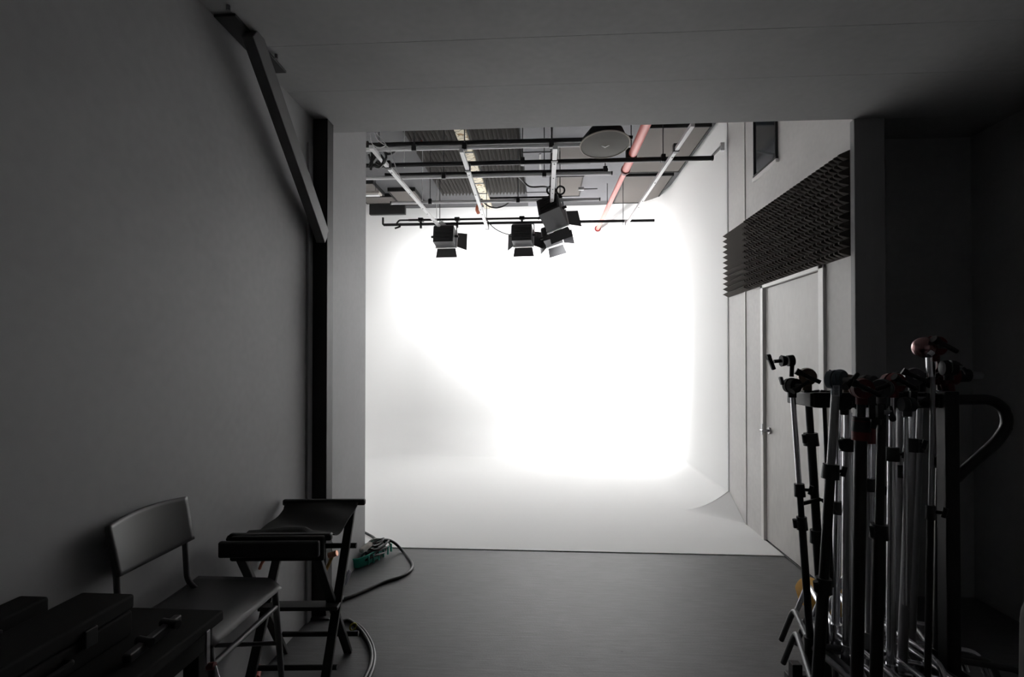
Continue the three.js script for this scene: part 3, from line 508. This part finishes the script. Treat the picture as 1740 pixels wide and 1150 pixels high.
// ------------------------------------------------------------------ black table and cases at the left edge
{
  const t = thing('work_table', 'black table against the wall in the dark corner', 'table', [-1.18, 0, -1.15]);
  const x0 = XL + .005, x1 = -.912, z0 = -.55, z1 = -1.482, h = .76, q = g => g.translate(1.18, 0, 1.15);
  part('table_top', q(rb(x0, x1, h - .03, h, z1, z0, .006)), mMatteBlack, t);
  part('apron', q(rb(x0 + .03, x1 - .02, h - .09, h - .03, z1 + .02, z0 - .02, .004)), mMatteBlack, t);
  for (const [x, z] of [[x0 + .05, z1 + .05], [x1 - .05, z1 + .05], [x0 + .05, z0 - .05], [x1 - .05, z0 - .05]]) part('leg', q(rb(x - .022, x + .022, 0, h - .03, z - .022, z + .022, .004)), mMatteBlack, t);
  const box = (label, bx0, bx1, y0, y1, bz0, bz1, n) => { const c = thing('equipment_case', label, 'case', [(bx0 + bx1) / 2, y0, (bz0 + bz1) / 2]); const a = g => g.translate(-(bx0 + bx1) / 2, -y0, -(bz0 + bz1) / 2); part('case_base', a(rb(bx0, bx1, y0, y0 + (y1 - y0) * .62, bz1, bz0, .008)), mMatteBlack, c); part('case_lid', a(rb(bx0 - .003, bx1 + .003, y0 + (y1 - y0) * .64, y1, bz1 - .003, bz0 + .003, .008)), mMatteBlack, c); for (let i = 0; i < n; i++) { const z = bz1 + .12 + i * .22; part('latch', a(rb(bx1, bx1 + .01, y0 + (y1 - y0) * .4, y0 + (y1 - y0) * .8, z, z + .035, .003)), mBlackMetal, c); } part('handle', a(bend([V(bx1 - .0, y0 + .04, bz1 + .2), V(bx1 + .022, y0 + .04, bz1 + .2), V(bx1 + .022, y0 + .04, bz1 + .32), V(bx1, y0 + .04, bz1 + .32)], .006, .01)), mMatteBlack, c); };
  box('long flat black equipment case on the black table by the chair', -1.205, -1.066, h, h + .105, -.62, -1.335, 3);
  box('black equipment case against the wall on the black table', -1.325, -1.252, h, h + .115, -.6, -1.285, 2);
  { const s = solo('clamp_tool', [bar(V(-.99, h + .012, -1.40), V(-.975, h + .012, -1.2), .02, .022), rod(V(-1.005, h + .02, -1.36), V(-.955, h + .02, -1.35), .011), rod(V(-1.0, h + .02, -1.27), V(-.96, h + .02, -1.26), .011)], mBlackMetal, 'small black clamp lying along the edge of the black table', 'clamp'); }
  { const hk = thing('hook', 'small steel hook with a red sleeve hanging at the table edge', 'hook'); const b = V(-.898, 0, -1.40); part('strap', rb(b.x - .012, b.x - .006, .64, .742, b.z - .008, b.z + .008, .002), mSteel, hk); part('sleeve', rod(V(b.x - .008, .645, b.z), V(b.x + .012, .648, b.z), .01), mRed, hk); part('hook_wire', bend([V(b.x + .012, .648, b.z), V(b.x + .02, .62, b.z), V(b.x + .03, .60, b.z), V(b.x + .034, .612, b.z)], .004, .006), mChrome, hk); }
}

// ------------------------------------------------------------------ stand cart on the right
const CZ = -2.02;
{
  const c = thing('stand_cart', 'black wheeled cart with bent push handle holding the light stands', 'cart', [1.3, 0, CZ]);
  const o = V(1.3, 0, CZ), L = (x, y, z) => V(x, y, z).sub(o), X0 = 1.0, X1 = 1.52;
  part('deck', rb(X0, X1, .13, .16, -2.3, -1.72, .006).translate(-o.x, 0, -o.z), mBlackMetal, c);
  for (const z of [-2.3, -1.72]) part('frame_rail', bar(L(X0, .15, z), L(X1, .15, z), .04, .05), mBlackMetal, c);
  const post = at(1611, 800, -2.0);
  part('end_post', bar(L(post.x, .15, -2.0), L(post.x, 1.36, -2.0), .048, .048, V(1, 0, 0)), mBlackMetal, c);
  const lp = X0 + .02;
  part('end_post', bar(L(lp, .15, -2.26), L(lp, .24, -2.26), .04, .04, V(1, 0, 0)), mBlackMetal, c);
  part('rack_rail', bar(L(.98, 1.325, -2.03), L(post.x, 1.325, -2.03), .03, .055), mBlackMetal, c);
  part('rack_rail', bar(L(.98, 1.325, -2.2), L(post.x, 1.325, -2.2), .03, .05), mBlackMetal, c);
  part('rack_tie', bar(L(post.x - .02, 1.325, -2.2), L(post.x - .02, 1.325, -1.99), .03, .05), mBlackMetal, c);
  part('rack_tie', bar(L(.985, 1.325, -2.21), L(.985, 1.325, -2.02), .03, .05), mBlackMetal, c);
  const hp = [[1612, 679], [1640, 679], [1694, 678], [1717, 712], [1700, 745], [1618, 818]].map(([a, b]) => at(a, b, -2.0).sub(o));
  part('push_handle', bend(hp, .0185, .05, 14), mBlackMetal, c);
  for (const [x, z] of [[X0 + .06, -2.24], [X1 - .06, -2.24], [X0 + .06, -1.78], [X1 - .06, -1.78]]) { const w = part('caster_fork', rb(x - .03, x + .03, .06, .135, z - .025, z + .025, .006).translate(-o.x, 0, -o.z), mSteel, c); part('wheel', rod(L(x - .016, .05, z), L(x + .016, .05, z), .05, .05, 20), mRubber, w); }
}
// ------------------------------------------------------------------ light stands
function legTube(hub, knee, foot, r, m, g) { part('leg', bend([hub, knee, foot], r, .045, 8), m, g); }
function gripHead(g, p, m, yaw, size = 1, lever = 1) {
  const h = new THREE.Group(); h.name = 'grip_head_group';
  const q = new THREE.Quaternion().setFromEuler(new THREE.Euler(0, yaw, 0)), W = (x, y, z) => V(x * size, y * size, z * size).applyQuaternion(q).add(p);
  const head = part('grip_head', [rod(W(0, 0, -.024), W(0, 0, -.004), .030 * size, .033 * size, 20), rod(W(0, 0, .004), W(0, 0, .024), .033 * size, .030 * size, 20), rod(W(0, -.05, 0), W(0, -.0, 0), .017 * size, .017 * size)], m, g);
  part('washer', rod(W(0, 0, -.004), W(0, 0, .004), .026 * size), mSteel, head);
  part('pressure_bolt', rod(W(0, 0, .02), W(0, 0, .052), .009 * size), mSteel, head);
  if (lever) part('t_handle', [rod(W(-.035, .018 * lever, .05), W(.035, -.018 * lever, .05), .0075 * size), rod(W(-.042, .022 * lever, .05), W(-.028, .014 * lever, .05), .012 * size)], mBlackPlastic, head);
  return head;
}
function collar(g, p, dir, r, m, side) {
  const u = dir.clone().normalize(), c = part('collar', rod(p.clone().addScaledVector(u, -.026), p.clone().addScaledVector(u, .022), r * 1.55, r * 1.4, 14), m, g);
  part('lock_knob', [rod(p, p.clone().add(V(side * .034, .002, .018)), .006), rod(p.clone().add(V(side * .03, -.014, .016)), p.clone().add(V(side * .036, .018, .02)), .008)], mBlackPlastic, c);
}
// top px/py, bottom px/py, plane z, radius, [upper material, lower material], collar heights, head, leg level, legs?
const A_ = mChrome, B_ = mBlackTube, S_ = mSteel;
const stands = [
  { t: [1346, 655], b: [1373, 1035], z: -2.10, r: .0105, up: A_, lo: B_, col: [.98, .855], head: [mBlackPlastic, .3], lv: .395, lab: 'chrome-topped black light stand nearest the door, standing out against it' },
  { t: [1371, 640], b: [1398, 1050], z: -2.12, r: .0145, up: B_, lo: B_, col: [1.17, .8], head: [mBrownHead, -.3], lv: .37, lab: 'black light stand with a round brown grip head' },
  { t: [1421, 645], b: [1391, 1125], z: -1.86, r: .0145, up: S_, lo: B_, col: [1.1, .72], head: [mBlueHead, .6], lv: .35, lab: 'leaning thick black light stand crossing in front of the chrome ones' },
  { t: [1427, 640], b: [1420, 1045], z: -2.16, r: .0115, up: A_, lo: A_, col: [.9], head: [mBlueHead, -.5], lv: .42, lab: 'slim chrome light stand with a blue-grey grip head' },
  { t: [1440, 650], b: [1440, 1060], z: -2.06, r: .0135, up: A_, lo: A_, col: [1.16], head: [mBrownHead, .9], lv: .39, lab: 'brightest chrome light stand beside the door casing' },
  { t: [1464, 660], b: [1457, 1095], z: -1.85, r: .0150, up: B_, lo: B_, col: [1.26], red: 1.24, head: [mRed, -.2], lv: .33, lab: 'thick black light stand with a red collar under the rack' },
  { t: [1476, 650], b: [1478, 1060], z: -2.12, r: .0125, up: A_, lo: S_, col: [1.0], red: 1.19, head: [mGreyMetal, .4], lv: .41, lab: 'chrome light stand with a low red collar' },
  { t: [1486, 655], b: [1487, 1065], z: -2.24, r: .0120, up: S_, lo: S_, col: [.95], head: [mRed, 1.0], lv: .44, lab: 'grey steel light stand with red head behind the chrome one' },
  { t: [1499, 660], b: [1490, 1095], z: -1.87, r: .0150, up: B_, lo: B_, col: [.9], head: [mGreyMetal, -.8], lv: .34, lab: 'thick black light stand in the middle of the cart' },
  { t: [1517, 650], b: [1514, 1090], z: -1.98, r: .0120, up: A_, lo: A_, col: [1.14], head: [mRed, .2], lv: .37, lab: 'thin bright chrome light stand in the middle of the cart' },
  { t: [1529, 645], b: [1526, 1070], z: -2.14, r: .0110, up: S_, lo: S_, col: [1.05], head: [mGreyMetal, .7], lv: .40, lab: 'dull steel light stand behind the thin chrome one' },
  { t: [1553, 640], b: [1535, 1080], z: -2.0, r: .0125, up: A_, lo: S_, col: [1.17], head: [mGreyMetal, -.4], lv: .36, lab: 'leaning chrome light stand on the push-handle side' },
  { t: [1565, 645], b: [1549, 1070], z: -2.12, r: .0115, up: S_, lo: S_, col: [1.15], head: [mBlackPlastic, .5], lv: .38, lab: 'leaning grey steel light stand behind the chrome one' },
  { t: [1586, 588], b: [1577, 1100], z: -1.93, r: .0080, up: S_, lo: B_, col: [.95], head: [mRed, .1], lv: .35, lab: 'tallest slender light stand topped by a chrome ball head' },
  { t: [1601, 640], b: [1594, 1100], z: -2.07, r: .0125, up: S_, lo: B_, col: [1.1], head: [mRed, -1.2], lv: .38, lab: 'black light stand with red clamp beside the push handle' },
];
stands.forEach((s, i) => {
  const T = at(...s.t, s.z), B = at(...s.b, s.z), dir = T.clone().sub(B).normalize(), atY = y => B.clone().addScaledVector(dir, (y - B.y) / dir.y);
  const hub = atY(s.lv), g = thing('light_stand', s.lab, 'light stand', [0, 0, 0], 'light stands on the cart');
  const base = atY(.168);
  const cs = [...s.col].sort((a, b) => a - b);
  let y = .168; const segs = [...cs, T.y];
  segs.forEach((y1, k) => { const rr = s.r * (k === 0 ? 1.3 : k === segs.length - 1 ? .92 : 1.1); part(k === 0 ? 'lower_tube' : k === segs.length - 1 ? 'top_riser' : 'middle_riser', rod(atY(y), atY(y1), rr), k === segs.length - 1 && segs.length > 1 ? s.up : s.lo, g); y = y1; });
  cs.forEach((h, k) => collar(g, atY(h), dir, s.r * 1.25, s.up === A_ && k === cs.length - 1 && i % 2 ? mBlackMetal : mBlackMetal, (i + k) % 2 ? 1 : -1));
  if (s.red) part('red_sleeve', rod(atY(s.red - .035), atY(s.red + .03), s.r * 1.9, s.r * 1.8), mRed, g);
  part('base_hub', rod(atY(s.lv - .05), atY(s.lv + .03), .024, .022), s.lo, g);
  const chrome = i > 2 && i < 11 && i !== 5 ? A_ : mGreyMetal, la = Math.atan2(-.41, .107);
  for (const [a, len] of [[0, i < 2 ? .28 : .43], [1.5, .26], [2.75, .3]]) {
    const an = la + a + (i % 3 - 1) * .03, dx = Math.cos(an), dz = Math.sin(an);
    const k = hub.clone().add(V(dx * len, a ? -.01 : .012, dz * len)); legTube(hub, k, k.clone().add(V(dx * .05 - (a ? 0 : .045), Math.max(-.16, .172 - k.y), dz * .05)), .0115, chrome, g);
  }
  gripHead(g, T, s.head[0], s.head[1], i % 4 === 1 ? 1.05 : .9 + .1 * ((i * 7) % 3) / 2, i % 2 ? 1 : -1);
  if (i % 2 || i === 4) { // a second head slid down the riser
    const p2 = T.clone().addScaledVector(dir, -.075).add(V(i % 4 === 1 ? .03 : -.028, 0, .03)); gripHead(g, p2, i % 3 ? mBlackPlastic : mGreyMetal, s.head[1] + 1.3, .82, i % 3 ? -1 : 1);
  }
  if (i === 0) { // arm head pointing sideways
    const q = at(1338, 612, -2.08), w = part('side_arm', [rod(at(1345, 640, -2.08), at(1346, 618, -2.08), .008), rod(at(1348, 612, -2.08), at(1338, 613, -2.08), .021, .021), rod(at(1336, 613, -2.08), at(1327, 613, -2.08), .018, .022, 8), rod(at(1327, 613, -2.08), at(1315, 614, -2.08), .007)], mBlackPlastic, g);
    part('wing_knob', [bar(at(1306, 605, -2.08), at(1315, 628, -2.08), .016, .014), rod(at(1303, 607, -2.08), at(1309, 606, -2.08), .011)], mBlackPlastic, w);
    part('clip_lever', bar(at(1326, 640, -2.06), at(1330, 654, -2.06), .018, .012), mGreyMetal, g);
  }
  if (i === 13) { // chrome ball head
    const hd = part('ball_head', new THREE.SphereGeometry(.036, 20, 14).translate(...at(1570, 590, -1.92).toArray()), M([.35, .2, .2], .25, { metalness: .8 }), g);
    part('ball_lever', [rod(at(1574, 592, -1.9), at(1588, 580, -1.9), .011), rod(at(1578, 604, -1.88), at(1584, 598, -1.88), .010)], mChrome, hd); part('neck', rod(at(1582, 640, -1.93), at(1580, 600, -1.93), .013), mChrome, g);
  }
  if (i === 14) { // red clamp arm pointing away
    part('clamp_body', [rod(at(1586, 622, -2.05), at(1624, 630, -2.05), .021), rod(at(1606, 638, -2.05), at(1614, 672, -2.05), .024, .018), rod(at(1600, 638, -2.05), at(1622, 637, -2.05), .036, .036)], mRed, g);
    const a2 = part('clamp_arm', rod(at(1620, 637, -2.05), at(1645, 638, -2.05), .028, .024), mBlackPlastic, g); part('spigot', rod(at(1645, 637, -2.05), at(1668, 638, -2.05), .016, .012), mSteel, a2);
  }
  if ([1, 3, 6, 9].includes(i)) { // short grip arm lying along the stand
    const s0 = atY(1.05 + .03 * (i % 3)), e0 = atY(.62).add(V(.028, 0, .03)); part('grip_arm', rod(s0.clone().add(V(.03, .22, .03)), e0, .0075), i === 1 ? mBlackTube : mChrome, g);
  }
  if (i === 0) { const p = atY(.925), b2 = part('brace_arm', [bar(p, p.clone().add(V(.075, .02, .0)), .012, .014), bar(p.clone().add(V(.075, .02, 0)), p.clone().add(V(.13, -.03, 0)), .012, .012)], mBlackPlastic, g); }
});
{ // white label tag
  const p = at(1421, 664, -1.82), t = thing('tag', 'white printed tag hanging on a stand head', 'tag');
  const cv = document.createElement('canvas'); cv.width = 64; cv.height = 96; const x = cv.getContext('2d'); x.fillStyle = '#c9c9cf'; x.fillRect(0, 0, 64, 96); x.fillStyle = '#33333f'; for (let i = 0; i < 7; i++) x.fillRect(8 + (i * 13) % 9, 10 + i * 11, 42 - (i * 7) % 17, 5);
  const tx = new THREE.CanvasTexture(cv); tx.colorSpace = THREE.SRGBColorSpace;
  part('card', new THREE.BoxGeometry(.022, .036, .0015).translate(p.x, p.y, p.z), new THREE.MeshStandardMaterial({ map: tx, roughness: .6 }), t);
  part('string', rod(V(p.x, p.y + .018, p.z), V(p.x, p.y + .055, p.z - .005), .001), mBlackPlastic, t);
}
{ // yellow sandbag behind the stands
  const g = thing('sandbag', 'yellow sandbag on the floor behind the light stands', 'sandbag', [1.64, 0, -3.22]);
  const lobe = s => { const b = new RoundedBoxGeometry(.14, .17, .26, 5, .06), p = b.attributes.position; for (let i = 0; i < p.count; i++) { const n = noise.noise(p.getX(i) * 14 + s * 5, p.getY(i) * 14, p.getZ(i) * 14) * .012; p.setXYZ(i, p.getX(i) + n, p.getY(i) + n * .5, p.getZ(i) + n); } b.computeVertexNormals(); return b.rotateZ(-s * .18).translate(s * .07, .095, 0); };
  part('bag_lobe', lobe(-1), mYellow, g); part('bag_lobe', lobe(1), mYellow, g);
  part('strap', hose([V(-.02, .16, .03), V(0, .2, .02), V(.0, .205, -.02), V(.02, .16, -.03)], .010, 20, 6), mBlackPaint, g);
}
{ // grey chair at the right edge
  const c = thing('shell_chair', 'grey moulded chair with a rounded back beside the stand cart', 'chair', [1.40, 0, -1.45]);
  const s = new THREE.Shape(); const w = .42, h = .48, r = .09; s.moveTo(-w / 2 + .03, 0); s.lineTo(w / 2 - .03, 0); s.lineTo(w / 2, h - r); s.quadraticCurveTo(w / 2, h, w / 2 - r, h); s.lineTo(-w / 2 + r, h); s.quadraticCurveTo(-w / 2, h, -w / 2, h - r); s.closePath();
  const back = new THREE.ExtrudeGeometry(s, { depth: .018, bevelEnabled: true, bevelSize: .008, bevelThickness: .008, bevelSegments: 3 }).rotateX(.12).translate(0, .44, -.01);
  part('backrest', metric(back), M([.30, .30, .285], .5), c);
  part('seat', rb(-.21, .21, .43, .46, -.42, .0, .012).translate(0, 0, .42), mBlackPlastic, c);
  for (const [x, z] of [[-.17, .04], [.17, .04], [-.17, .38], [.17, .38]]) part('leg', rod(V(x, .44, z), V(x * 1.15, 0, z + (z > .2 ? .02 : -.02)), .013), mBlackTube, c);
}
{ const p = at(1668, 4, -1.9), f = thing('conduit_box', 'small grey conduit box on the dark ceiling', 'conduit box', [p.x, HC, -1.93]); part('box_body', rb(-.03, .03, -.035, 0, -.03, .03, .005), mGreyMetal, f); part('nipple', rod(V(.03, -.018, 0), V(.075, -.018, 0), .01), mSteel, f); }

renderer.render(scene, camera);
